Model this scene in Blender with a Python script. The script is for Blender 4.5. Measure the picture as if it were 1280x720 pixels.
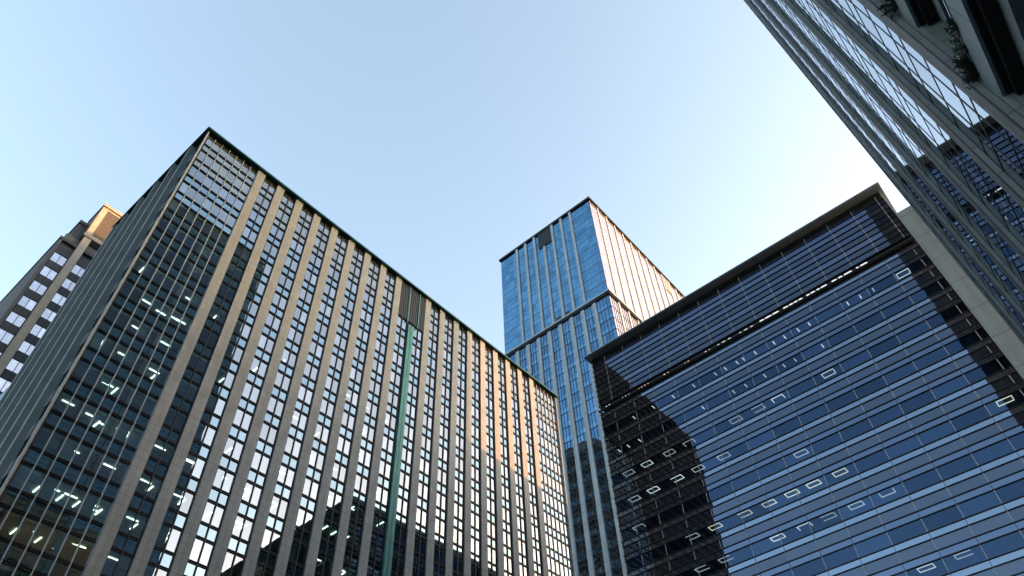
import bpy, math, random
from mathutils import Vector, Matrix
random.seed(7)
for o in list(bpy.data.objects): bpy.data.objects.remove(o)
sc = bpy.context.scene
COL = sc.collection
PI = math.pi

# ------------------------------------------------------------------ camera
FPX, YAW, PITCH, ROLL = 893.45, 0.66824, 0.85805, -0.05856
cy_, sy_ = math.cos(YAW), math.sin(YAW); cp_, sp_ = math.cos(PITCH), math.sin(PITCH)
FW = Vector((cy_*cp_, sy_*cp_, sp_)); RT0 = Vector((sy_, -cy_, 0)); UP0 = RT0.cross(FW)
RT = RT0*math.cos(ROLL) + UP0*math.sin(ROLL); UP = -RT0*math.sin(ROLL) + UP0*math.cos(ROLL)
CAM = Vector((0, 0, 1.6))
cd = bpy.data.cameras.new('camera'); cam = bpy.data.objects.new('camera', cd); COL.objects.link(cam)
cam.matrix_world = Matrix(((RT.x, UP.x, -FW.x, CAM.x), (RT.y, UP.y, -FW.y, CAM.y), (RT.z, UP.z, -FW.z, CAM.z), (0, 0, 0, 1)))
cd.sensor_width = 36; cd.lens = FPX*36/1280; cd.clip_start = 0.1; cd.clip_end = 6000
sc.camera = cam
def px(P):
    v = Vector(P)-CAM; z = v.dot(FW)
    if z < 0.5: return None
    return 640+FPX*v.dot(RT)/z, 360-FPX*v.dot(UP)/z

# ------------------------------------------------------------------ light
SUN_EL, SUN_ROT = math.radians(4.5), math.radians(130)
world = bpy.data.worlds.new('World'); sc.world = world; world.use_nodes = True
nt = world.node_tree; nt.nodes.clear()
sky = nt.nodes.new('ShaderNodeTexSky'); sky.sky_type = 'NISHITA'; sky.sun_disc = False
sky.sun_elevation = SUN_EL; sky.sun_rotation = SUN_ROT; sky.air_density = 0.72; sky.dust_density = 2.4; sky.ozone_density = 0.25
bg = nt.nodes.new('ShaderNodeBackground'); bg.inputs['Strength'].default_value = 0.15
wo = nt.nodes.new('ShaderNodeOutputWorld')
nt.links.new(sky.outputs[0], bg.inputs[0]); nt.links.new(bg.outputs[0], wo.inputs[0])
sl = bpy.data.lights.new('sun', 'SUN'); sl.energy = 1.45; sl.angle = math.radians(0.5); sl.color = (1, .38, .13)
so = bpy.data.objects.new('sun', sl); COL.objects.link(so)
sd = Vector((-math.sin(SUN_ROT)*math.cos(SUN_EL), -math.cos(SUN_ROT)*math.cos(SUN_EL), -math.sin(SUN_EL)))
so.rotation_euler = sd.to_track_quat('-Z', 'Y').to_euler(); so.location = (100, -100, 200)
sc.view_settings.view_transform = 'Standard'; sc.view_settings.look = 'None'; sc.view_settings.gamma = 1
sc.view_settings.exposure = 3.05
LAMP = 1.0        # emission of office lamps

# ------------------------------------------------------------------ materials
MATS = {}
def newmat(n):
    m = bpy.data.materials.new(n); m.use_nodes = True; m.node_tree.nodes.clear(); MATS[n] = m
    return m, m.node_tree, m.node_tree.nodes.new, m.node_tree.links.new
def solid(n, col, rough=.6, metal=0, var=.12, scale=1.5, spec=.4, streak=0):
    m, t, N, L = newmat(n)
    out = N('ShaderNodeOutputMaterial'); b = N('ShaderNodeBsdfPrincipled'); L(b.outputs[0], out.inputs[0])
    tc = N('ShaderNodeTexCoord'); mp = N('ShaderNodeMapping'); L(tc.outputs['Object'], mp.inputs[0])
    mp.inputs['Scale'].default_value = (scale, scale, scale*(0.15 if streak else 1))
    nz = N('ShaderNodeTexNoise'); nz.inputs['Detail'].default_value = 6; L(mp.outputs[0], nz.inputs['Vector'])
    mr = N('ShaderNodeMapRange'); L(nz.outputs['Fac'], mr.inputs[0]); mr.inputs['From Min'].default_value = .3; mr.inputs['From Max'].default_value = .7
    mr.inputs['To Min'].default_value = 1-var; mr.inputs['To Max'].default_value = 1+var
    mx = N('ShaderNodeVectorMath'); mx.operation = 'SCALE'; mx.inputs[0].default_value = col; L(mr.outputs[0], mx.inputs['Scale'])
    L(mx.outputs[0], b.inputs['Base Color'])
    b.inputs['Roughness'].default_value = rough; b.inputs['Metallic'].default_value = metal; b.inputs['Specular IOR Level'].default_value = spec
    return m
def tiled(n, col, w, h, joint=.02, jcol=.55, var=.1, rough=.65, offset=0, axis='xy'):
    """stone or panel cladding laid in a grid of thin joints"""
    m, t, N, L = newmat(n)
    out = N('ShaderNodeOutputMaterial'); b = N('ShaderNodeBsdfPrincipled'); L(b.outputs[0], out.inputs[0])
    tc = N('ShaderNodeTexCoord'); sx = N('ShaderNodeSeparateXYZ'); L(tc.outputs['Object'], sx.inputs[0])
    ad = N('ShaderNodeMath'); ad.operation = 'ADD'; L(sx.outputs[0], ad.inputs[0]); L(sx.outputs[1], ad.inputs[1])
    cb = N('ShaderNodeCombineXYZ'); L(ad.outputs[0], cb.inputs[0]); L(sx.outputs[2], cb.inputs[1])
    br = N('ShaderNodeTexBrick'); L(cb.outputs[0], br.inputs['Vector'])
    br.offset = offset; br.squash = 1; br.inputs['Scale'].default_value = 1
    br.inputs['Brick Width'].default_value = w; br.inputs['Row Height'].default_value = h
    br.inputs['Mortar Size'].default_value = joint; br.inputs['Mortar Smooth'].default_value = 0.1
    br.inputs['Color1'].default_value = [c*(1-var) for c in col]+[1]; br.inputs['Color2'].default_value = [min(1, c*(1+var)) for c in col]+[1]
    br.inputs['Mortar'].default_value = [c*jcol for c in col]+[1]
    nz = N('ShaderNodeTexNoise'); nz.inputs['Scale'].default_value = .5; nz.inputs['Detail'].default_value = 8; L(tc.outputs['Object'], nz.inputs['Vector'])
    mr = N('ShaderNodeMapRange'); L(nz.outputs['Fac'], mr.inputs[0]); mr.inputs['From Min'].default_value = .3; mr.inputs['From Max'].default_value = .7
    mr.inputs['To Min'].default_value = .88; mr.inputs['To Max'].default_value = 1.1
    mx = N('ShaderNodeVectorMath'); mx.operation = 'SCALE'; L(br.outputs['Color'], mx.inputs[0]); L(mr.outputs[0], mx.inputs['Scale'])
    mp = N('ShaderNodeMapping'); mp.inputs['Scale'].default_value = (2.2, 2.2, .06); L(tc.outputs['Object'], mp.inputs[0])
    n2 = N('ShaderNodeTexNoise'); n2.inputs['Scale'].default_value = 1; n2.inputs['Detail'].default_value = 5; L(mp.outputs[0], n2.inputs['Vector'])
    m2 = N('ShaderNodeMapRange'); L(n2.outputs['Fac'], m2.inputs[0]); m2.inputs['From Min'].default_value = .35; m2.inputs['From Max'].default_value = .65
    m2.inputs['To Min'].default_value = .84; m2.inputs['To Max'].default_value = 1.06
    my = N('ShaderNodeVectorMath'); my.operation = 'SCALE'; L(mx.outputs[0], my.inputs[0]); L(m2.outputs[0], my.inputs['Scale'])
    L(my.outputs[0], b.inputs['Base Color']); b.inputs['Roughness'].default_value = rough
    return m
def glass(n, refl, r0, tint, var=.12, rough=0.0, back=None, power=5.0, wav=.0):
    """coated facade glass: a mirror coat that strengthens at grazing angles over tinted clear glass, or over an opaque back pan"""
    m, t, N, L = newmat(n)
    out = N('ShaderNodeOutputMaterial'); mix = N('ShaderNodeMixShader'); L(mix.outputs[0], out.inputs[0])
    lw = N('ShaderNodeLayerWeight'); lw.inputs['Blend'].default_value = .5
    pw = N('ShaderNodeMath'); pw.operation = 'POWER'; L(lw.outputs['Facing'], pw.inputs[0]); pw.inputs[1].default_value = power
    mr = N('ShaderNodeMapRange'); L(pw.outputs[0], mr.inputs[0]); mr.inputs['To Min'].default_value = r0; mr.inputs['To Max'].default_value = 1
    L(mr.outputs[0], mix.inputs[0])
    ge = N('ShaderNodeNewGeometry'); oi = N('ShaderNodeObjectInfo')
    ad = N('ShaderNodeMath'); ad.operation = 'ADD'; L(ge.outputs['Random Per Island'], ad.inputs[0]); L(oi.outputs['Random'], ad.inputs[1])
    fr = N('ShaderNodeMath'); fr.operation = 'FRACT'; L(ad.outputs[0], fr.inputs[0])
    vr = N('ShaderNodeMapRange'); L(fr.outputs[0], vr.inputs[0]); vr.inputs['To Min'].default_value = 1-var; vr.inputs['To Max'].default_value = 1+var*.6
    sv = N('ShaderNodeVectorMath'); sv.operation = 'SCALE'; sv.inputs[0].default_value = refl; L(vr.outputs[0], sv.inputs['Scale'])
    gl = N('ShaderNodeBsdfGlossy'); gl.inputs['Roughness'].default_value = rough; L(sv.outputs[0], gl.inputs['Color'])
    if wav:
        tc = N('ShaderNodeTexCoord'); nz = N('ShaderNodeTexNoise'); nz.inputs['Scale'].default_value = .7; nz.inputs['Detail'].default_value = 1
        L(tc.outputs['Object'], nz.inputs['Vector']); bp = N('ShaderNodeBump'); bp.inputs['Strength'].default_value = wav; bp.inputs['Distance'].default_value = .02
        L(nz.outputs['Fac'], bp.inputs['Height']); L(bp.outputs[0], gl.inputs['Normal'])
    L(gl.outputs[0], mix.inputs[2])
    if back is None:
        tr = N('ShaderNodeBsdfTransparent'); s2 = N('ShaderNodeVectorMath'); s2.operation = 'SCALE'; s2.inputs[0].default_value = tint
        L(vr.outputs[0], s2.inputs['Scale']); L(s2.outputs[0], tr.inputs['Color']); L(tr.outputs[0], mix.inputs[1])
    else:
        df = N('ShaderNodeBsdfDiffuse'); s2 = N('ShaderNodeVectorMath'); s2.operation = 'SCALE'; s2.inputs[0].default_value = back
        L(vr.outputs[0], s2.inputs['Scale']); L(s2.outputs[0], df.inputs['Color']); L(df.outputs[0], mix.inputs[1])
    return m
def emit(n, col, s):
    m, t, N, L = newmat(n)
    out = N('ShaderNodeOutputMaterial'); e = N('ShaderNodeEmission'); e.inputs[0].default_value = (*col, 1); e.inputs[1].default_value = s
    L(e.outputs[0], out.inputs[0]); return m

M = {
 'stone': tiled('beige_stone', (.215, .245, .28), .6, .95, .018, .5, .07),
 'side_stone': tiled('grey_stone', (.22, .24, .27), .6, .95, .02, .6, .12),
 'teal': solid('green_coping_metal', (.012, .06, .06), .35, .6, .2),
 'verdigris': solid('verdigris_cladding', (.03, .17, .18), .5, .2, .4, .8, streak=1),
 'black': solid('black_metal', (.008, .01, .014), .45, .3, .1),
 'navy': solid('navy_frame', (.012, .018, .03), .4, .4, .1),
 'mull': solid('grey_mullion', (.24, .30, .36), .45, .1, .08),
 'louv': solid('slate_louvre', (.018, .022, .032), .5, .3, .12),
 'ga_tall': glass('office_glass', (.76, .86, 1.0), .37, (.38, .62, .58), .2, wav=.14),
 'ga_short': glass('spandrel_glass', (.54, .76, .95), .38, None, back=(.012, .035, .045), wav=.12),
 'ga_top': glass('screened_glass', (.66, .74, .80), .36, None, back=(.06, .075, .08)),
 'ga_side': glass('side_glass', (.5, .6, .7), .12, None, back=(.008, .012, .016)),
 'slab': solid('concrete_slab', (.36, .40, .37), .8, 0, .1),
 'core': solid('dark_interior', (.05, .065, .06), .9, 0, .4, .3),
 'blind': solid('roller_blind', (.25, .27, .27), .9, 0, .1),
 'lampd': emit('dim_lamp', (1, .98, .9), LAMP*.26), 'lampw': emit('white_lamp', (1, .98, .9), LAMP*.5), 'lampy': emit('warm_lamp', (1, .88, .6), LAMP*.5),
 'c_vis': glass('navy_vision_glass', (.22, .38, .68), .12, (.14, .18, .2), .28, wav=.1),
 'c_slate': glass('slate_spandrel_glass', (.34, .44, .62), .15, None, .08, back=(.012, .014, .018)),
 'c_med': glass('blue_fritted_glass', (.40, .55, .84), .17, None, .05, back=(.02, .022, .026)),
 'c_light': glass('pale_fritted_glass', (.52, .70, .95), .22, None, .05, back=(.035, .036, .038)),
 'c_cap': solid('olive_cornice_metal', (.25, .32, .37), .4, .3, .06),
 'c_fin': solid('black_sunshade', (.006, .008, .012), .35, .4, .1),
 'c_mull': solid('pale_joint_metal', (.26, .28, .31), .4, .3, .05),
 'c_panel': tiled('sage_grey_panel', (.14, .215, .28), 40, 3.6, .035, .35, .03),
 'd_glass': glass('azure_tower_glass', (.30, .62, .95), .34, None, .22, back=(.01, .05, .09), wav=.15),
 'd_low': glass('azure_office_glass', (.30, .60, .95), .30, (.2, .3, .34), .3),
 'd_right': glass('sky_paled_tower_glass', (.80, .86, .95), .46, None, .06, back=(.25, .22, .23)),  # tower glass paled so its colour carries the bright sky reflection
 'd_pier': tiled('pale_pier_panel', (.30, .37, .43), 4, 4.57, .05, .6, .04),
 'd_pier_sun': solid('sun_side_pier', (.33, .36, .40), .6), 'd_shade': solid('grey_louvre_metal', (.12, .15, .2), .5),  # pier copy, coloured to hold down the sun's brightness on its side
 'e_glass': glass('mirror_tower_glass', (.84, .93, 1.0), .09, (.12, .18, .19), .06, power=2.6),
 'e_stone': tiled('grey_green_granite', (.15, .178, .188), .9, 1.7, .02, .35, .12),
 'e_stone2': tiled('grey_return_granite', (.13, .165, .17), 1.2, 1.7, .02, .35, .1),
 'e_par': solid('grey_parapet_panel', (.19, .25, .28), .6, 0, .06),
 'b_glass': glass('pale_blue_window', (.8, .85, 1.0), .55, (.3, .33, .33), .2),
 'b_dark': tiled('charcoal_wall_panel', (.05, .06, .075), 1.3, .9, .02, .6, .1),
 'b_stone': tiled('sand_stone', (.45, .41, .35), 1.5, 1.6, .03, .7, .05),
 'b_stone_dim': tiled('sand_stone_dimmed', (.27, .26, .25), 1.5, 1.6, .03, .7, .05),  # same sand stone, darkened to offset the direct sun on the crown
 'b_screen': tiled('brown_screen', (.085, .075, .065), .3, .3, .06, .45, .1),
 'b_grey': tiled('slate_blue_panel', (.10, .11, .12), 1.2, 2.4, .03, .6, .08),
 'g_wall': tiled('brown_black_stone', (.035, .028, .026), 1.2, 1.2, .03, .6, .3),
 'g_glass': glass('bronze_glass', (.10, .10, .12), .10, None, .3, back=(.008, .008, .01)),
 'asphalt': solid('asphalt', (.05, .05, .052), .9, 0, .2, 3), 'paving': tiled('paving', (.22, .25, .28), .6, .6, .01, .6, .1),
 'kerb': solid('kerb_stone', (.33, .33, .31), .8), 'ground': solid('city_ground', (.075, .09, .105), .95, 0, .2, .1),
 'paint': solid('road_paint', (.75, .75, .72), .6), 'rail': solid('rail_steel', (.4, .42, .44), .3, .9, .05),
 'leaf': solid('dark_leaf', (.012, .028, .016), .5, 0, .5, 8), 'twig': solid('twig_bark', (.03, .024, .018), .9),
 'a_lamp': emit('office_strip_lamp', (1, .97, .86), LAMP*.95), 'a_lampy': emit('office_warm_lamp', (1, .9, .62), LAMP*.8),
 'slotw': emit('white_soffit_panel', (.92, .96, 1), LAMP*.13), 'sloto': emit('amber_soffit_panel', (1, .62, .34), LAMP*.25),
}

# ------------------------------------------------------------------ mesh builder
class MB:
    def __init__(s): s.v = []; s.f = []; s.mi = []; s.mats = []
    def m(s, mat):
        mat = M[mat] if isinstance(mat, str) else mat
        if mat not in s.mats: s.mats.append(mat)
        return s.mats.index(mat)
    def hexa(s, P, mat):           # P: 8 points, bottom ring 0-3, top ring 4-7
        b = len(s.v); s.v += [tuple(p) for p in P]; k = s.m(mat)
        a, c, d = Vector(P[1])-Vector(P[0]), Vector(P[3])-Vector(P[0]), Vector(P[4])-Vector(P[0])
        F = [(0, 3, 2, 1), (4, 5, 6, 7), (0, 1, 5, 4), (1, 2, 6, 5), (2, 3, 7, 6), (3, 0, 4, 7)]
        if a.cross(c).dot(d) < 0: F = [f[::-1] for f in F]
        s.f += [tuple(b+i for i in f) for f in F]; s.mi += [k]*6
    def box(s, x0, x1, y0, y1, z0, z1, mat):
        s.hexa([(x0, y0, z0), (x1, y0, z0), (x1, y1, z0), (x0, y1, z0), (x0, y0, z1), (x1, y0, z1), (x1, y1, z1), (x0, y1, z1)], mat)
    def quad(s, P, mat):
        b = len(s.v); s.v += [tuple(p) for p in P]; s.f.append(tuple(range(b, b+len(P)))); s.mi.append(s.m(mat))
    def build(s, name, parent=None, origin=None):
        me = bpy.data.meshes.new(name)
        pl = Vector(parent.location) if parent is not None else Vector((0, 0, 0))
        if parent is not None and parent.get('_w') is not None: pl = Vector(parent['_w'])
        og = Vector(origin) if origin is not None else Vector(s.v[0])
        me.from_pydata([tuple(Vector(p)-og) for p in s.v], [], s.f)
        for mt in s.mats: me.materials.append(mt)
        me.polygons.foreach_set('material_index', s.mi); me.update()
        o = bpy.data.objects.new(name, me); COL.objects.link(o)
        WORLD[o.name] = og
        if parent is not None:
            o.parent = parent; o.location = og-WORLD[parent.name]
        else: o.location = og
        return o
WORLD = {}
def thing(name, label, cat, loc, group=None):
    o = bpy.data.objects.new(name, None); COL.objects.link(o); o.location = loc; o.empty_display_size = 1
    o['label'] = label; o['category'] = cat
    if group: o['group'] = group
    WORLD[o.name] = Vector(loc); return o
def struct(name, mb):
    o = mb.build(name, None, (0, 0, 0)); o['kind'] = 'structure'; return o
class Face:
    """a vertical facade: u runs along it, d out of it, z up"""
    def __init__(s, ox, oy, u, n): s.o = (ox, oy); s.u = u; s.n = n
    def P(s, u, d, z): return (s.o[0]+s.u[0]*u+s.n[0]*d, s.o[1]+s.u[1]*u+s.n[1]*d, z)
    def box(s, mb, u0, u1, d0, d1, z0, z1, mat):
        P = s.P; mb.hexa([P(u0, d0, z0), P(u1, d0, z0), P(u1, d1, z0), P(u0, d1, z0), P(u0, d0, z1), P(u1, d0, z1), P(u1, d1, z1), P(u0, d1, z1)], mat)
    def pane(s, mb, u0, u1, z0, z1, d, mat, tilt=.0012):
        a, b = random.uniform(-tilt, tilt), random.uniform(-tilt, tilt); uc, zc = (u0+u1)/2, (z0+z1)/2
        Q = [(u0, z0), (u1, z0), (u1, z1), (u0, z1)]
        pts = [s.P(u, d+a*(u-uc)+b*(z-zc), z) for u, z in Q]
        n = (Vector(pts[1])-Vector(pts[0])).cross(Vector(pts[3])-Vector(pts[0]))
        if n.dot(Vector((s.n[0], s.n[1], 0))) < 0: pts.reverse()
        mb.quad(pts, mat)
def area(pts):
    q = [px(p) for p in pts]
    if any(a is None for a in q): return 0
    if all(a[0] < 0 or a[0] > 1280 or a[1] < 0 or a[1] > 720 for a in q): return 0
    return abs(sum(q[i][0]*q[(i+1) % 4][1]-q[(i+1) % 4][0]*q[i][1] for i in range(4)))/2
def windows(parent, cells, limit=100, names=('window', 'frame')):
    """cells: (face, u0, u1, z0, z1, fn); the largest in view become a part each with a frame under it, the rest one stuff part"""
    sc_ = sorted(cells, key=lambda c: -area([c[0].P(c[1], 0, c[3]), c[0].P(c[2], 0, c[3]), c[0].P(c[2], 0, c[4]), c[0].P(c[1], 0, c[4])]))
    for c in sc_[:limit]:
        g, f = MB(), MB(); c[5](g, f, *c[:5])
        w = g.build(names[0], parent)
        if f.v: f.build(names[1], w)
    g, f = MB(), MB()
    for c in sc_[limit:]: c[5](g, f, *c[:5])
    if g.v:
        w = g.build(names[0], parent); w['kind'] = 'stuff'
        if f.v: f.build(names[1], w)['kind'] = 'stuff'

# ================================================================== ground
g = MB(); g.box(-3000, 3000, -3000, 3000, -.5, 0, 'ground'); struct('ground', g)
g = MB(); g.box(-400, 700, 8, 50, 0.004, 0.008, 'asphalt'); g.box(55.5, 60.0, 0, 1, -.4, -.3, 'asphalt'); struct('road', g)
g = MB()
g.box(-400, 60, -4.6, 8, 0, .12, 'paving'); g.box(-400, 700, 50, 59.7, 0, .12, 'paving'); struct('pavement', g)
g = MB(); g.box(-400, 60, 8, 8.15, 0, .14, 'kerb'); g.box(-400, 700, 49.85, 50, 0, .14, 'kerb'); struct('kerb', g)
g = MB()
for i in range(60): g.box(-300+i*12, -295+i*12, 28.9, 29.1, .012, .016, 'paint')
struct('road_marking', g)

# ================================================================== A: the big office slab on the left
A = thing('office_building', 'long dark glass office slab with pale beige stone piers and a green metal roof edge', 'office building', (11.15, 59.77, 0))
AF = Face(0, 60.05, (1, 0), (0, -1)); AS = Face(11.15+.28, 0, (0, 1), (-1, 0))
ZR, FH, NF = 90.55, 3.8, 23
XA1, YA1 = 87.0, 83.6
PX = [19.34+3.327*i for i in range(19)]; PW = 1.2
def T(k): return ZR-FH*k
# piers
pier = None
for i in range(19):
    if i == 9: continue
    if pier is None:
        g = MB(); g.box(PX[i], PX[i]+PW, 59.77, 60.12, 0.12, 90.85, 'stone'); pier = g.build('pier', A, (PX[i], 59.77, 0.12)); first = PX[i]
    else:
        o = pier.copy(); COL.objects.link(o); o.parent = A; o.location = pier.location+Vector((PX[i]-first, 0, 0))
g = MB(); x = PX[9]+.0; g.box(x+.1, x+1.2, 59.68, 60.12, .12, 82.2, 'verdigris')
g.box(x+.62, x+.68, 59.66, 59.68, .12, 82.2, 'teal')
g.build('green_cladding_strip', A)
# louvred plant panel above the strip
g = MB(); xl, xr_ = PX[8]+PW+.05, PX[10]-.05
g.box(xl, xr_, 59.85, 60.1, 82.9, 90.84, 'louv')
n = 14
for i in range(n):
    xx = xl+(xr_-xl)*(i+.5)/n; g.box(xx-.06, xx+.06, 59.78, 59.85, 83.0, 90.7, 'louv')
lp = g.build('louvre_panel', A)
for xx in (PX[9]-.25, PX[9]+1.9):
    t = MB(); t.box(xx, xx+.18, 59.70, 59.77, 82.6, 90.84, 'verdigris'); t.build('trim_strip', lp)
# coping
g = MB(); g.box(10.72, XA1+.4, 59.27, YA1+.4, 90.86, 91.15, 'teal'); g.box(10.95, XA1+.2, 59.5, YA1+.2, 91.15, 91.3, 'teal')
g.build('coping', A)
# corner post, dark recess band under the screened top storeys
g = MB(); g.box(11.10, 11.28, 59.72, 59.9, .12, 90.85, 'mull'); g.build('corner_post', A)
g = MB(); g.box(11.35, XA1-.2, 60.06, 60.3, T(2)-.45, T(2)-.05, 'black'); g.build('recess_band', A)
g = MB(); g.box(XA1-.05, XA1+.15, 59.72, YA1, .12, 90.85, 'stone'); g.box(11.4, XA1-.1, YA1-.3, YA1, .12, 90.85, 'side_stone')
g.build('end_wall', A)
g = MB(); g.box(42, 70, 76.5, 83.2, 91.3, 113, 'side_stone'); g.box(41.8, 70.2, 76.3, 83.4, 113, 113.4, 'teal'); g.build('rooftop_block', A)  # unseen rooftop mass, added to cast shade on the stone-trimmed tower
def a_cell(g, f, F, u0, u1, z0, z1):
    k = round((ZR-z1)/FH); top = k < 2
    n = max(2, round((u1-u0)/1.17)); w = (u1-u0)/n
    for i in range(n):
        a, b = u0+i*w, u0+(i+1)*w
        F.pane(g, a+.02, b-.02, z1-2.28, z1-.1, 0, 'ga_top' if top else 'ga_tall')
        F.pane(g, a+.02, b-.02, z0+.1, z1-2.42, 0, 'ga_top' if top else 'ga_short')
        if not top and random.random() < .28:
            hb = random.choice((.5, .9, 1.4, 2.1)); F.box(g, a+.05, b-.05, -.24, -.22, z1-.15-hb, z1-.12, 'blind')
    mm = 'mull' if n > 3 else 'navy'
    for i in range(n+1):
        uu = u0+i*w
        if n > 3 or 0 < i < n: F.box(f, uu-.045, uu+.045, -.04, .15, z0+.002, z1-.002, mm if (n > 3) else 'louv')
        else: F.box(f, uu-(0 if i == 0 else .1), uu+(.1 if i == 0 else 0), -.04, .12, z0+.002, z1-.002, 'navy')
    for zz, h in ((z1, .10), (z1-2.35, .10)):
        F.box(f, u0, u1, -.05, -.01, zz-.13, zz+.13, 'black')
        F.box(f, u0, u1, -.01, .13, zz+.06, zz+.12, 'navy'); F.box(f, u0, u1, -.01, .13, zz-.12, zz-.06, 'navy')
cells = []
for k in range(NF):
    z1, z0 = T(k), T(k+1)
    cells.append((AF, 11.30, PX[0], z0, z1, a_cell))
    for i in range(18):
        u0, u1 = PX[i]+PW, PX[i+1]
        if i == 9: u0 = PX[9]+1.3
        if i in (8, 9) and k < 2: continue
        cells.append((AF, u0, u1, z0, z1, a_cell))
    cells.append((AF, PX[18]+PW, XA1-.05, z0, z1, a_cell))
# side face
def s_cell(g, f, F, u0, u1, z0, z1):
    n = 3
    for i in range(n):
        a, b = u0+(u1-u0)*i/n, u0+(u1-u0)*(i+1)/n
        F.box(g, a, b, -.12, 0, z0, z0+1.5, 'side_stone')
        F.pane(g, a+.05, b-.05, z0+1.55, z1-.25, -.1, 'ga_side')
        F.box(g, a, b, -.12, 0.02, z1-.2, z1, 'side_stone')
    for i in range(n+1):
        uu = u0+(u1-u0)*i/n; F.box(f, uu-.05, uu+.05, -.12, .05, z0+.002, z1-.002, 'louv')
sf = [59.9, 63.9, 68.1, 72.3, 76.4, 80.6, 83.6]
for k in range(NF):
    for i in range(6): cells.append((AS, sf[i]+(.15 if i == 0 else .55), sf[i+1]-.55 if i < 5 else 83.0, T(k+1), T(k), s_cell))
for y in sf[1:]:
    g = MB(); AS.box(g, y-.5, y+.5, -.15, .55, .12, 90.85, 'side_stone'); AS.box(g, y-.62, y-.5, -.1, .62, .12, 90.84, 'e_par'); g.build('side_fin', A)
windows(A, cells, 100)
# interior
for k in range(NF+1):
    g = MB(); g.box(11.62, XA1-.3, 60.12, 67.5, T(k)-.12, T(k)+.12, 'slab'); g.box(11.62, XA1-.3, 60.16, 60.2, T(k)-.45, T(k)-.121, 'slab'); g.build('floor_slab', A)
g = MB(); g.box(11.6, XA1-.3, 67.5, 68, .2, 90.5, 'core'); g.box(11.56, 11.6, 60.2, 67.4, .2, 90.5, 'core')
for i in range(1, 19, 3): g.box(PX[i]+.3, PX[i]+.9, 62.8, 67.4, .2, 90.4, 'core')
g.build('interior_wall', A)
LA = [('x', 14, 14.9, 61.6), ('x', 15, 14.9, 61.7), ('x', 14, 18.2, 61.5), ('x', 9, 14.9, 61.3), ('x', 10, 14.9, 61.3), ('x', 9, 18.1, 61.2), ('x', 10, 18.2, 61.2), ('x', 8, 14.6, 61.3), ('x', 8, 18.0, 61.3), ('x', 11, 14.9, 61.4), ('x', 12, 18.2, 61.2), ('x', 12, 14.9, 61.4), ('x', 13, 14.9, 61.5), ('x', 13, 18.2, 61.4), ('y', 14, 14.0, 62.6), ('y', 14, 15.9, 62.5), ('y', 14, 17.3, 62.4), ('y', 14, 19.2, 62.2), ('y', 15, 14.0, 62.7), ('y', 15, 15.9, 62.6), ('y', 15, 17.3, 62.4), ('y', 12, 15.8, 62.1), ('y', 12, 17.3, 62.0), ('y', 11, 15.8, 61.8), ('x', 12, 24.9, 61.0), ('x', 13, 21.6, 61.2), ('x', 13, 24.9, 61.0), ('x', 14, 21.8, 61.2), ('x', 14, 24.9, 61.0), ('x', 12, 21.7, 61.2), ('x', 12, 28.4, 61.0), ('x', 13, 31.5, 61), ('y', 13, 25.7, 61.8), ('y', 14, 25.6, 61.9), ('y', 13, 32.3, 61.4), ('y', 13, 22.5, 62.0), ('y', 14, 22.5, 62.2), ('y', 12, 41.7, 61.2), ('y', 12, 43.1, 61.2), ('y', 11, 44.8, 61.2), ('y', 12, 44.7, 61.2), ('y', 11, 49.4, 61.2)]
for k in range(7, 17):
    for x in (12.6, 16.4, 18.6):
        if random.random() < .5: LA.append((random.choice('xy'), k, x, 61.0+random.random()*1.6))
    for i in range(0, 9):
        if random.random() < .36: LA.append(('x', k, PX[i]+PW+.9, 61.15)); 
        if random.random() < .25: LA.append(('y', k, PX[i]+PW+1.5, 61.9))
for kd, k, x, y in LA[:100]:
    g = MB(); z = T(k)-.2; l, w = .55, .06
    mt = 'a_lampy' if k >= 15 else 'a_lamp'
    if kd == 'x': g.box(x-l, x+l, y-w, y+w, z, z+.05, mt)
    else: g.box(x-w, x+w, y-l*1.1, y+l*1.1, z, z+.05, mt)
    g.build('ceiling_light', A)

# ================================================================== B: stone-trimmed tower behind, far left
BY = 118.0; q = .944
def bz(z): return (z-1.6)*q+1.6
B = thing('apartment_tower', 'slender charcoal tower with pale windows and a sand coloured stone crown at the left edge', 'tower', (9.0*q, BY, 0))
BF = Face(0, BY, (1, 0), (0, -1))
xL = 9.05*q
g = MB(); g.box(xL+.3, 34, BY+.35, BY+26, 0, bz(123.3), 'b_dark'); g.build('wall', B)
g = MB(); g.box(xL-.15, 34, BY-.25, BY+26, bz(123.3), bz(124.1), 'b_dark'); g.box(xL+.5, 34, BY+.6, BY+25, bz(124.1), bz(126.4), 'b_grey'); g.build('parapet', B)
g = MB(); g.box(xL, xL+.55, BY-.12, BY+26, 0, bz(123.3), 'b_grey'); g.build('corner_pier', B)
g = MB(); g.box(12.51*q, 14.0*q, BY-.5, BY+.35, 0, bz(127.6), 'b_stone'); g.build('stone_pier', B)
g = MB(); g.box(12.3*q, 17.3*q, BY-.4, BY+6, bz(127.9), bz(138.2), 'b_stone_dim')
g.box(13.6*q, 16.9*q, BY-.47, BY-.4, bz(128.6), bz(137.6), 'b_screen')
cr = g.build('crown', B)
g = MB(); g.box(12.1*q, 17.5*q, BY-.7, BY+6.2, bz(138.2), bz(139.1), 'b_stone_dim'); g.build('cornice', cr)
g = MB(); g.box(12.1*q, 17.5*q, BY-.7, BY+6.2, bz(127.2), bz(127.9), 'b_stone_dim'); g.build('cornice', cr)
g = MB(); g.box(10.6*q, 12.2*q, BY+3, BY+9, bz(124), bz(133.4), 'b_grey'); g.box(10.4*q, 12.3*q, BY+2.7, BY+9.3, bz(133.4), bz(134.3), 'b_grey'); g.build('rooftop_block', B)
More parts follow.
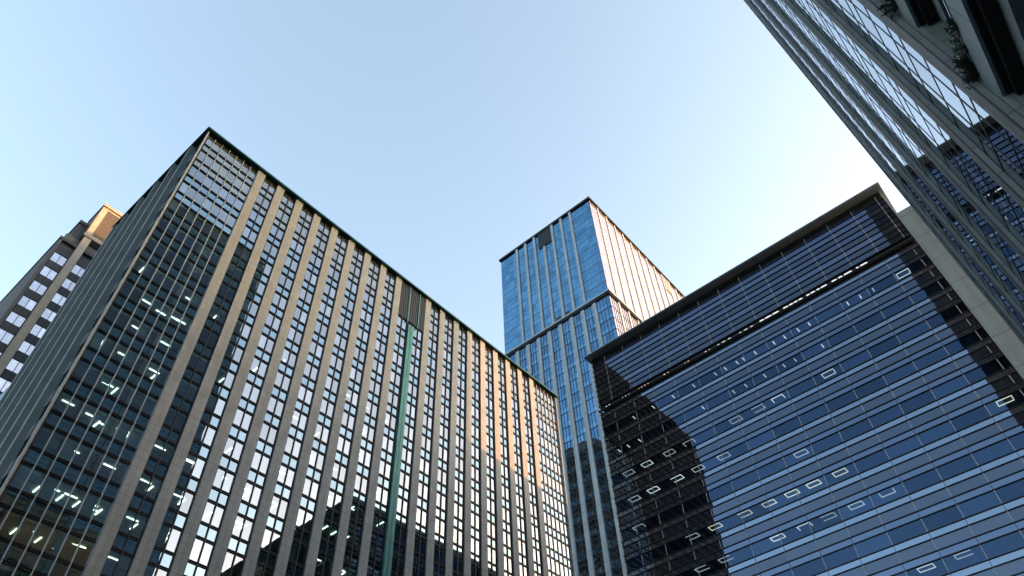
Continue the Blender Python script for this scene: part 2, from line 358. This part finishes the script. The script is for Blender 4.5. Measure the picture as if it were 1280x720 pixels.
def b_cell(g, f, F, u0, u1, z0, z1):
    n = 2; w = (u1-u0)/n
    for i in range(n):
        F.pane(g, u0+i*w+.04, u0+(i+1)*w-.04, z1-2.25, z1, .03, 'b_glass', .002)
    F.box(f, u0, u1, -.3, .10, z0, z1-2.32, 'b_dark')
    F.box(f, u0+w-.05, u0+w+.05, -.02, .12, z0, z1, 'louv')
    F.box(f, u0, u1, -.05, .14, z1-.0, z1+.08, 'louv')
cells = []; bh = 4.42*q*1.005
for k in range(24):
    z1 = bz(119.57)-bh*k
    for u0 in (9.75*q, 14.1*q, 17.6*q):
        cells.append((BF, u0, u0+2.6*q, z1-bh, z1, b_cell))
windows(B, cells, 40)
g = MB(); g.box(xL+.6, 33, BY+.4, BY+.6, 60, bz(122), 'core'); g.build('interior_wall', B)
k = 0
for kk in range(9):
    for u in (10.3*q, 11.8*q, 14.8*q, 16.0*q):
        if random.random() < .7:
            g = MB(); z = bz(119.57)-bh*kk-.3-random.random()*.6; g.box(u-.05, u+.05, BY+.15, BY+.22, z, z+.18, 'lampw'); g.build('ceiling_light', B)
# dark low annex between
N1 = thing('annex_building', 'low black glazed block wedged between the stone-trimmed tower and the beige-pier office', 'building', (11.5, 86, 0))
g = MB(); g.box(11.75, 21, 86, 104, 0, 64.2, 'black'); g.build('wall', N1)
g = MB()
for i in range(16): Face(11.75, 0, (0, 1), (-1, 0)).pane(g, 86.2+i*1.1, 87.2+i*1.1, 5, 63.5, .02, 'ga_side')
g.build('glazing', N1)

N2 = thing('shade_tower', 'unseen grey block added behind the beige-pier office to shade the stone-trimmed tower', 'tower', (41, 90, 0))  # unseen block, added to keep direct sun off the stone-trimmed tower
g = MB(); g.box(22.5, 60, 91, 110, 0, 122.5, 'side_stone'); g.build('wall', N2)
g = MB(); g.box(22.3, 60.2, 90.8, 110.2, 122.5, 123.2, 'teal'); g.build('coping', N2)
g, f = MB(), MB()
for k in range(28):
    for i in range(10):
        b_cell(g, f, Face(0, 91, (1, 0), (0, -1)), 23+i*3.7, 26+i*3.7, 5+k*4.1, 8.9+k*4.1)
w_ = g.build('window', N2); w_['kind'] = 'stuff'; f.build('frame', w_)['kind'] = 'stuff'

# ================================================================== C: navy louvred building on the right
C = thing('louvred_building', 'broad navy glass office building ruled with black sunshade lines, with glowing ceiling rings inside', 'office building', (62, 16, 0))
CF = Face(62, 0, (0, 1), (-1, 0)); CL = Face(0, 36, (1, 0), (0, 1)); CR_ = Face(0, -4.15, (1, 0), (0, -1))
YM = [-4.1, -3.45]+[-.6+2.88*i for i in range(13)]+[36.0]
CT0, CH = 58.4, 3.445
def CT(k): return CT0-CH*k
ZV = [0, .6, 1.57, 2.19, 3.445]
def c_cell(g, f, F, u0, u1, z0, z1):
    if z1 > 59:                                # louvred crown module
        rows = 9; h = (z1-z0)/rows
        for r in range(rows):
            F.pane(g, u0+.02, u1-.02, z0+r*h+.03, z0+(r+1)*h-.03, 0, ('c_slate', 'c_slate', 'c_med', 'c_slate', 'c_vis2', 'c_slate', 'c_med', 'c_vis2', 'c_slate')[r % 9], .0008)
        F.box(f, u1-.035, u1+.035, -.02, .05, z0, z1, 'c_mull'); return
    for i, mt in enumerate(('c_light', 'c_slate', 'c_med', 'c_vis')):
        F.pane(g, u0+.02, u1-.02, z1-ZV[i+1]+.02, z1-ZV[i]-.02, 0, mt, .0016)
    F.box(f, u1-.03, u1+.03, -.03, .045, z0, z1-2.19, 'c_mull'); F.box(f, u1-.03, u1+.03, -.03, .045, z1-1.57, z1-.6, 'c_mull')
    F.box(f, u1-.02, u1+.02, -.03, .02, z1-2.19, z1-1.57, 'c_fin'); F.box(f, u1-.02, u1+.02, -.03, .02, z1-.6, z1, 'c_fin')
M['c_vis2'] = glass('indigo_louvre_glass', (.34, .44, .70), .19, None, .06, back=(.008, .01, .02))
cells = []
for i in range(len(YM)-1):
    cells.append((CF, YM[i], YM[i+1], 59.75, 67.3, c_cell))
    for k in range(17): cells.append((CF, YM[i], YM[i+1], CT(k+1), CT(k), c_cell))
for i in range(20):
    cells.append((CL, 62.3+i*3.5, 65.8+i*3.5, 59.75, 67.3, c_cell))
    for k in range(17): cells.append((CL, 62.3+i*3.5, 65.8+i*3.5, CT(k+1), CT(k), c_cell))
windows(C, cells, 100)
def fin(z, dep=.10, h=.055):
    g = MB(); g.box(62-dep, 62+.01, -4.1, 36+dep, z-h/2, z+h/2, 'c_fin'); g.box(62+.01, 132.3, 36-.01, 36+dep, z-h/2, z+h/2, 'c_fin')
    return g.build('sunshade', C)
for r in range(10): fin(59.75+(67.3-59.75)/9*r, .11, .07)
for k in range(17):
    for v in ZV[:4]: fin(CT(k)-v)
fin(59.0, .2, .08)
# lit slot under the crown
g = MB(); g.box(62.15, 62.2, -4.1, 35.8, 59.03, 59.72, 'black')
g.build('soffit_slot', C)
for i in range(2, 15):
    a, b = YM[i], YM[i+1]
    if i < 7:
        segs = []; yy = a+.15 if i > 2 else a+1.3
        while yy < b-.45:
            l_ = random.uniform(.35, .95); segs.append((yy, min(yy+l_, b-.3), 'slotw')); yy += l_+random.uniform(.06, .16)
    elif i < 9: segs = [(a+.5, a+.9, 'slotw'), (a+1.2, a+1.7, 'slotw'), (a+2.0, a+2.3, 'slotw')]
    else: segs = [(a+.4+.45*j, a+.4+.45*j+random.uniform(.12, .3), random.choice(('slotw', 'sloto', 'sloto'))) for j in range(random.choice((2, 3, 4)))]
    g = MB()
    for s0, s1, mt in segs:
        z0, z1 = (59.2, 59.5) if i < 7 else (59.25, 59.42)
        g.hexa([(62.1, s0, z0), (62.12, s0, z0), (62.12, s1, z0), (62.1, s1, z0), (62.1, s0+.2, z1), (62.12, s0+.2, z1), (62.12, s1+.1, z1), (62.1, s1+.1, z1)], mt)
    g.build('light_panel', C)
# cornice: soffit, sloping fascia and end
g = MB()
zs = 67.78
prof = [(62.3, zs), (61.1, zs), (60.85, zs+.06), (60.85, zs+.2), (62.3, zs+.5)]
ya, yb = -4.62, 36.5
b0 = len(g.v)
for y in (ya, yb):
    for x, z in prof: g.v.append((x, y, z))
n = len(prof); k_ = g.m('c_cap')
for i in range(n): g.f.append((b0+i, b0+(i+1) % n, b0+n+(i+1) % n, b0+n+i)); g.mi.append(k_)
g.f.append(tuple(b0+i for i in range(n))[::-1]); g.mi.append(k_); g.f.append(tuple(b0+n+i for i in range(n))); g.mi.append(k_)
g.box(62.3, 133, -4.62, 36.5, zs+.02, zs+.5, 'c_cap')
for y in [-1.9+2.88*1.5*i for i in range(9)]: g.box(60.84, 61.98, y-.015, y+.015, zs-.008, zs+.2, 'black')
g.box(62.02, 62.3, -4.1, 36, 67.35, zs, 'black')
g.build('cornice', C)
g = MB(); g.box(62.4, 132.5, -4.14, 35.6, 67.4, 67.7, 'slab'); g.box(66.5, 67, -4, 35.6, 0, 67.3, 'core'); g.box(62.3, 66.5, -4.1, -3.9, 0, 67.3, 'core'); g.box(62.6, 66.4, 35.2, 35.4, 0, 67.3, 'core'); g.build('interior_wall', C)
for k in range(18):
    g = MB(); g.box(62.25, 66.5, -3.88, 35.19, CT(k)-.65, CT(k)-.2, 'slab'); g.box(62.3, 66.5, -3.88, 35.19, CT(k)-2.17, CT(k)-2.13, 'core'); g.build('floor_slab', C)
g = MB(); g.box(76, 131, 2, 33, 68.2, 70.9, 'c_panel'); g.build('rooftop_block', C)  # unseen rooftop mass, added to raise this roof's shadow on the office opposite
g = MB(); CR_.box(g, 62.05, 132.5, 0, .12, 0, 67.3, 'c_cap'); g.box(132, 132.6, -4.1, 35.9, 0, 67.3, 'c_panel'); g.build('side_wall', C)
g = MB(); g.box(62.02, 63.0, -9.5, -4.2, 0, 63.45, 'c_panel'); g.build('end_panel_wall', C, (62.02, -9.5, 1.35))
RING = [(2, 9.5), (2, 17.4), (2, 20.1), (3, 22.6), (4, 15.1), (5, 12.5), (5, 15.1), (5, 17.3), (5, 19.7), (5, 22.3), (5, 25.6), (6, 9.6), (6, 12.4), (6, 15.0), (6, 17.3), (6, 20.0), (6, 25.5), (8, 9.5), (8, 6.6), (5, -2.1), (2, 15.1), (2, 34.0), (2, 31.5), (2, 28.5), (2, 25.9), (3, 33.9), (3, 31.4), (3, 28.3), (3, 25.7), (4, 34.0), (5, 28.2), (6, 28.1), (0, -1.4)]
for k, y in RING:
    z = CT(k)-2.24; x = 62.68; a, b, w = .64, .42, .035; g = MB()
    mt = 'lampy' if k in (5,) and y < 27 else random.choice(('lampw', 'lampd', 'lampd'))
    sides = [0, 1, 2, 3]
    if random.random() < .35: sides.remove(random.choice(sides))
    if 0 in sides: g.box(x-b, x-b+w*2, y-a, y+a, z, z+.05, mt)
    if 1 in sides: g.box(x+b-w*2, x+b, y-a, y+a, z, z+.05, mt)
    if 2 in sides: g.box(x-b+w*2, x+b-w*2, y-a, y-a+w*2, z, z+.05, mt)
    if 3 in sides: g.box(x-b+w*2, x+b-w*2, y+a-w*2, y+a, z, z+.05, mt)
    g.build('ceiling_light', C)
for k, y in [(0, 23.5), (0, 20.6), (0, 19.3), (0, 17.8), (0, 17.0), (0, 15.5), (0, 13.2), (0, 11.9), (0, 10.3), (0, 9.0), (0, 4.6), (0, 3.2), (0, 1.8), (1, 19.3), (1, 17.8), (1, 15.5), (1, 13.2), (1, 11.9), (0, 26.3), (1, 34.7), (1, 33.4), (1, 31.8), (0, 31.9), (0, 29.1), (1, 8.8), (1, 23.2)]:
    g = MB(); z = CT(k)-2.24; g.box(62.4, 63.0, y-.045, y+.045, z, z+.05, 'lampw'); g.build('ceiling_light', C)

# ================================================================== D: distant blue tower
D = thing('glass_tower', 'tall blue glass tower with pale piers rising behind between the two office buildings', 'tower', (124, 62.8, 0))
DL = Face(124, 0, (0, 1), (-1, 0)); DR = Face(0, 62.8, (1, 0), (0, -1))
DY1, DX1, DZT, DZM = 102.2, 186.0, 203.2, 154.6
upL = [70.9+3.95*i for i in range(7)]
loL = [68.0+4.15*i for i in range(8)]
upR = [128.8+4.95*i for i in range(12)]
DFH = 4.57
def d_up(g, f, F, u0, u1, z0, z1):
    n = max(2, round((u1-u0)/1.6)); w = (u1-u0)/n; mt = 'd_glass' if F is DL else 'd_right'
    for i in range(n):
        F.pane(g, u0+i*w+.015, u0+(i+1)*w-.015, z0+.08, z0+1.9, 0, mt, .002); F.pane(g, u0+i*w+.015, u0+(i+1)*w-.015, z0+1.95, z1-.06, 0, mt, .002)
    F.box(f, u0, u1, -.03, .03, z1-.07, z1+.07, 'navy' if F is DL else 'mull')
def d_lo(g, f, F, u0, u1, z0, z1):
    n = max(2, round((u1-u0)/1.1)); w = (u1-u0)/n
    if F is DR:
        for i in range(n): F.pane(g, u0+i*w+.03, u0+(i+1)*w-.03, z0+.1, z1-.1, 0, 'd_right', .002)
    else:
        for i in range(n):
            F.pane(g, u0+i*w+.03, u0+(i+1)*w-.03, z0+.1, z0+1.6, 0, 'd_glass', .002); F.pane(g, u0+i*w+.03, u0+(i+1)*w-.03, z0+1.66, z1-.1, 0, 'd_low', .002)
    F.box(f, u0, u1, -.04, .06, z1-.12, z1+.12, 'navy')
    for i in range(1, n): F.box(f, u0+i*w-.04, u0+i*w+.04, -.03, .1, z0, z1, 'navy')
cells = []
nu = 10; hu = (DZT-1.2-DZM-1)/nu
for k in range(nu):
    z0 = DZM+1+hu*k
    ed = [62.9]+[y for p_ in upL for y in (p_-.42, p_+.42)]+[DY1]
    for i in range(0, len(ed), 2): cells.append((DL, ed[i], ed[i+1], z0, z0+hu, d_up))
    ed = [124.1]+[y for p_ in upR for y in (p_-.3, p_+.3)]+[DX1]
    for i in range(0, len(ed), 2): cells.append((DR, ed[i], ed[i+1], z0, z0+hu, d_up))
for k in range(30):
    z1 = DZM-.8-DFH*k
    ed = [62.9]+[y for p_ in loL for y in (p_-.6, p_+.6)]+[DY1]
    for i in range(0, len(ed), 2): cells.append((DL, ed[i], ed[i+1], z1-DFH, z1, d_lo))
    ed = [124.1]+[y for p_ in upR for y in (p_-.3, p_+.3)]+[DX1]
    for i in range(0, len(ed), 2): cells.append((DR, ed[i], ed[i+1], z1-DFH, z1, d_lo))
windows(D, cells, 100)
for p_ in upL:
    g = MB(); z0 = DZM+1
    DL.box(g, p_-.45, p_+.45, -.3, .45, z0, 193.9 if abs(p_-82.75) < .1 else DZT-.8, 'd_pier'); g.build('pier', D)
for p_ in loL:
    g = MB(); DL.box(g, p_-.6, p_+.6, -.3, .45, 0, DZM-.9, 'd_pier'); g.build('pier', D)
for p_ in upR:
    g = MB(); DR.box(g, p_-.3, p_+.3, -.3, .25, 0, DZT-.8, 'd_pier_sun'); g.build('pier', D)
g = MB(); g.box(123.3, DX1+.5, 62.1, DY1+.5, DZM+.4, DZM+1.0, 'd_pier'); g.box(123.6, DX1, 62.4, DY1, DZM-.3, DZM+.4, 'navy'); g.build('ledge', D)
g = MB(); g.box(123.4, DX1+.5, 62.2, DY1+.5, DZT-.8, DZT+.1, 'black'); g.build('coping', D)
g = MB(); DL.box(g, 79.4, 85.0, .02, .3, 194.2, DZT-.8, 'louv')
for i in range(9): DL.box(g, 79.6+i*.62, 79.75+i*.62, .3, .42, 194.4, DZT-.9, 'black')
g.build('louvre_panel', D)
g = MB(); DR.box(g, 169.2, 173.1, .02, .2, 194.5, DZT-.8, 'd_shade'); g.build('louvre_panel', D)
for y0 in (76.6, 80.0):
    g = MB(); DL.box(g, y0, y0+1.7, .02, .1, DZM+1.6, DZM+2.9, 'black'); g.build('vent', D)
g = MB(); g.box(124.6, DX1-.1, 70, DY1-.1, 0, DZT-1, 'core'); g.box(130, DX1-.3, 63.4, 70, 0, DZT-1, 'core'); g.box(DX1-.1, DX1, 62.9, DY1, 0, DZT-1, 'd_pier'); g.box(124.1, DX1, DY1-.1, DY1, 0, DZT-1, 'd_pier'); g.build('interior_wall', D)
for k in range(30):
    g = MB(); z1 = DZM-.8-DFH*k; g.box(124.1, 130, 63.3, DY1-.4, z1-.3, z1, 'slab'); g.build('floor_slab', D)
for i in range(70):
    k = random.randint(4, 17); j = random.randint(0, 7); y = (loL[j]+random.choice((-1, 1))*random.uniform(.9, 1.7)); z = DZM-.8-DFH*k-.4-random.random()*.4; x = 125+random.random()*.8
    if k < 9 and random.random() < .4: continue
    g = MB(); r = .22; nn = 5
    for a in range(nn):
        t = a*2*PI/nn; g.box(x+r*math.cos(t)-.07, x+r*math.cos(t)+.07, y+r*math.sin(t)-.07, y+r*math.sin(t)+.07, z, z+.08, 'lampy')
    g.build('ceiling_light', D)

# ================================================================== E: near tower with granite piers, top right
E_ = thing('granite_tower', 'sheer tower with grey-green granite piers and mirror glass, seen steeply from below at top right', 'tower', (16, -4.9, 0))
EF = Face(0, -4.88, (1, 0), (0, 1)); EH = 154.0; EX1 = 51.6
ep = [16.0]+[21.35+6.5*i for i in range(5)]
g0 = None
for i, x in enumerate(ep):
    w = 1.0
    g = MB(); EF.box(g, x, x+w, -.2, .2, 0, EH, 'e_stone'); EF.box(g, x+.0, x+.12, .2, .235, 0, EH, 'louv'); g.build('pier', E_, (x, -4.88, 0))
def e_cell(g, f, F, u0, u1, z0, z1):
    n = 3; w = (u1-u0)/n
    for i in range(n):
        a, b = u0+i*w+.01, u0+(i+1)*w-.01
        for c, d in ((z1-1.1, z1), (z1-3.05, z1-1.1), (z0, z1-3.05)):
            F.pane(g, a, b, c+.02, d-.02, 0, 'e_glass', .0012)
    for i in range(n+1): F.box(f, u0+i*w-.022, u0+i*w+.022, -.05, .02, z0, z1, 'navy')
    for zz in (z1, z1-1.1, z1-3.05): F.box(f, u0, u1, -.05, .018, zz-.03, zz+.03, 'navy')
cells = []
ZE = [28.2+5.02*k for k in range(-5, 25)]
for z in ZE:
    for i in range(len(ep)):
        u0 = ep[i]+1.0; u1 = ep[i+1] if i+1 < len(ep) else EX1-.3
        if u1-u0 > 1: cells.append((EF, u0, u1, z-5.02, z, e_cell))
windows(E_, cells, 100)
g = MB(); g.box(16.02, EX1, -28.7, -5.0, 148.7, EH, 'e_stone'); g.box(EX1-.3, EX1, -28.7, -4.8, 0, EH-.01, 'e_stone'); g.box(16.6, EX1-.4, -28.7, -9.5, 0, EH-.1, 'core'); g.build('wall', E_)
g = MB(); g.box(16.0, 16.5, -28.7, -5.09, 0, EH, 'e_stone2'); g.build('return_wall', E_, (16, -28.7, .9))
for z in ZE:
    g = MB(); g.box(16.5, EX1-.35, -9.5, -5.0, z-.6, z-.2, 'slab'); g.build('floor_slab', E_)
for i in range(24):
    g = MB(); x = random.choice(ep[1:])+random.uniform(1.2, 5); z = ZE[random.randint(3, 8)]-.66; g.box(x-.5, x+.5, -6.2, -6.05, z, z+.05, 'lampw'); g.build('ceiling_light', E_)
g = MB(); g.box(15.8, EX1+.3, -29, -4.6, EH, EH+.6, 'e_par'); g.build('coping', E_)

# ---- terraced wing beside it (its own building)
W = thing('terraced_building', 'dark terraced block with grey parapets and planting cut off by the top right corner', 'building', (15.95, -4.95, 0))
WX0, WX1, WH = -36.0, 15.98, 182
lv = [20.6+5.02*k for k in range(-3, 32)]
for z in lv:
    g = MB(); g.box(WX0, WX1, -5.05, -4.95, z-1.2, z, 'e_par')
    for i in range(14):
        x = WX1-2.75-3.6*i; g.box(x-.012, x+.012, -4.952, -4.946, z-1.19, z-.01, 'black')
    p_ = g.build('parapet', W)
    g = MB(); g.box(WX0, WX1, -5.0, -4.92, z+.02, z+.07, 'rail'); g.build('rail', p_)
for z in lv:
    g = MB(); g.box(WX0, WX1, -9.5, -5.06, z-1.25, z-.85, 'black'); g.build('floor_slab', W)
    g = MB(); g.box(WX0, WX1, -5.85, -5.55, z-2.1, z-1.26, 'e_par'); g.box(WX0, WX1, -5.54, -5.2, z-1.5, z-1.26, 'black'); g.build('beam', W)
g = MB(); g.box(WX0, WX1, -28, -6.6, 0, WH, 'black'); g.box(WX0-.4, WX0, -28, -5.0, 0, WH, 'e_stone'); g.build('wall', W)
g = MB(); g.box(WX0, WX1, -28, -5, WH, WH+.4, 'e_par'); g.build('roof', W)

# ---- shrubs spilling over the terrace rails
def shrub(name, label, base, size, n, sd_):
    rnd = random.Random(sd_); t = thing(name, label, 'shrub', base, 'shrubs along the terrace rails')
    s = MB(); l = MB(); bx, by, bz_ = base
    for i in range(n):
        a = rnd.uniform(-1, 1); dx = a*.45*size; dy = rnd.uniform(.05, .5)*size; dz = rnd.uniform(.1, 1.0)*size
        A0 = Vector((bx+dx*.4, by, bz_-.1)); A1 = A0+Vector((dx, dy*.6, dz*.6)); A2 = A0+Vector((dx*1.6, dy*1.3, dz))
        for p0, p1 in ((A0, A1), (A1, A2)):
            w = .012
            s.hexa([p0+Vector((-w, -w, 0)), p0+Vector((w, -w, 0)), p0+Vector((w, w, 0)), p0+Vector((-w, w, 0)), p1+Vector((-w, -w, 0)), p1+Vector((w, -w, 0)), p1+Vector((w, w, 0)), p1+Vector((-w, w, 0))], 'twig')
            for j in range(9):
                c = p0.lerp(p1, rnd.random()); d = Vector((rnd.uniform(-1, 1), rnd.uniform(-.3, 1), rnd.uniform(-.6, 1))).normalized(); sdv = d.cross(Vector((rnd.random(), rnd.random(), rnd.random()))).normalized()
                L_ = rnd.uniform(.10, .2)*max(.7, size); wv = sdv*L_*.18; up = d.cross(sdv)*L_*.05
                l.quad([c, c+d*L_*.5+wv+up, c+d*L_, c+d*L_*.5-wv+up], 'leaf')
    s.build('branch', t, base); l.build('foliage', t, base)
shrub('trailing_shrub', 'bushiest shrub, at the corner where the lower terrace rail meets the granite wall', (15.65, -4.98, 20.62), .62, 46, 1)
shrub('trailing_shrub', 'small tuft above the lower terrace rail, just before the bushiest shrub', (14.75, -4.98, 20.62), .5, 12, 2)
shrub('trailing_shrub', 'thin tuft on the lower terrace rail nearest the top edge of the picture', (13.95, -4.98, 20.62), .4, 10, 3)
shrub('trailing_shrub', 'shrub on the upper terrace rail, hanging at the top edge above the concrete ledge', (15.5, -4.98, 25.64), .75, 22, 4)

# ================================================================== unseen towers: some show in the glass, others are added to block low light
def block(name, label, x0, x1, y0, y1, h, fu, fh):
    t = thing(name, label, 'tower', ((x0+x1)/2, y0, 0))
    g = MB(); g.box(x0, x1, y0, y1, 0, h, 'g_wall'); g.build('wall', t)
    g = MB(); g.box(x0-.3, x1+.3, y0-.3, y1+.3, h, h+1, 'g_wall'); g.build('coping', t)
    cells = []
    def fn(g, f, F, u0, u1, z0, z1):
        F.pane(g, u0+.3, u1-.3, z0+.9, z1-.4, .06, 'g_glass', .001); F.box(f, u0+.2, u1-.2, .0, .05, z0+.8, z1-.3, 'black')
    FS = [(Face(0, y0, (1, 0), (0, -1)), x0, x1), (Face(x1, 0, (0, 1), (1, 0)), y0, y1)]
    g, f = MB(), MB()
    for F, a, b in FS:
        n = int((b-a)/fu)
        for i in range(n):
            for k in range(int(h/fh)-1): fn(g, f, F, a+(b-a)*i/n, a+(b-a)*(i+1)/n, 4+k*fh, 4+(k+1)*fh)
    w = g.build('window', t); w['kind'] = 'stuff'; f.build('frame', w)['kind'] = 'stuff'
block('brown_tower', 'dark brown stone tower seen only as a reflection in the navy louvred glass', -105.6, -31, 93, 150, 176.4, 4.0, 3.9)
block('sun_block_tower', 'unseen slab added behind the granite tower to shade the office facade from the low sun', 130, 182.5, -58, -40, 108, 4, 4)  # unseen, added to bound the sunlit patch on the beige-pier office
block('glow_block_tower', 'unseen broad block added behind the granite tower to cut the warm horizon glow', 221, 330, -50, -40, 128, 4, 4)  # unseen, added to keep warm low sky light off the beige-pier office
block('far_tower', 'dark tower seen only as a reflection low in the blue glass tower', -150, -90, 205, 262, 297, 6, 4.2)
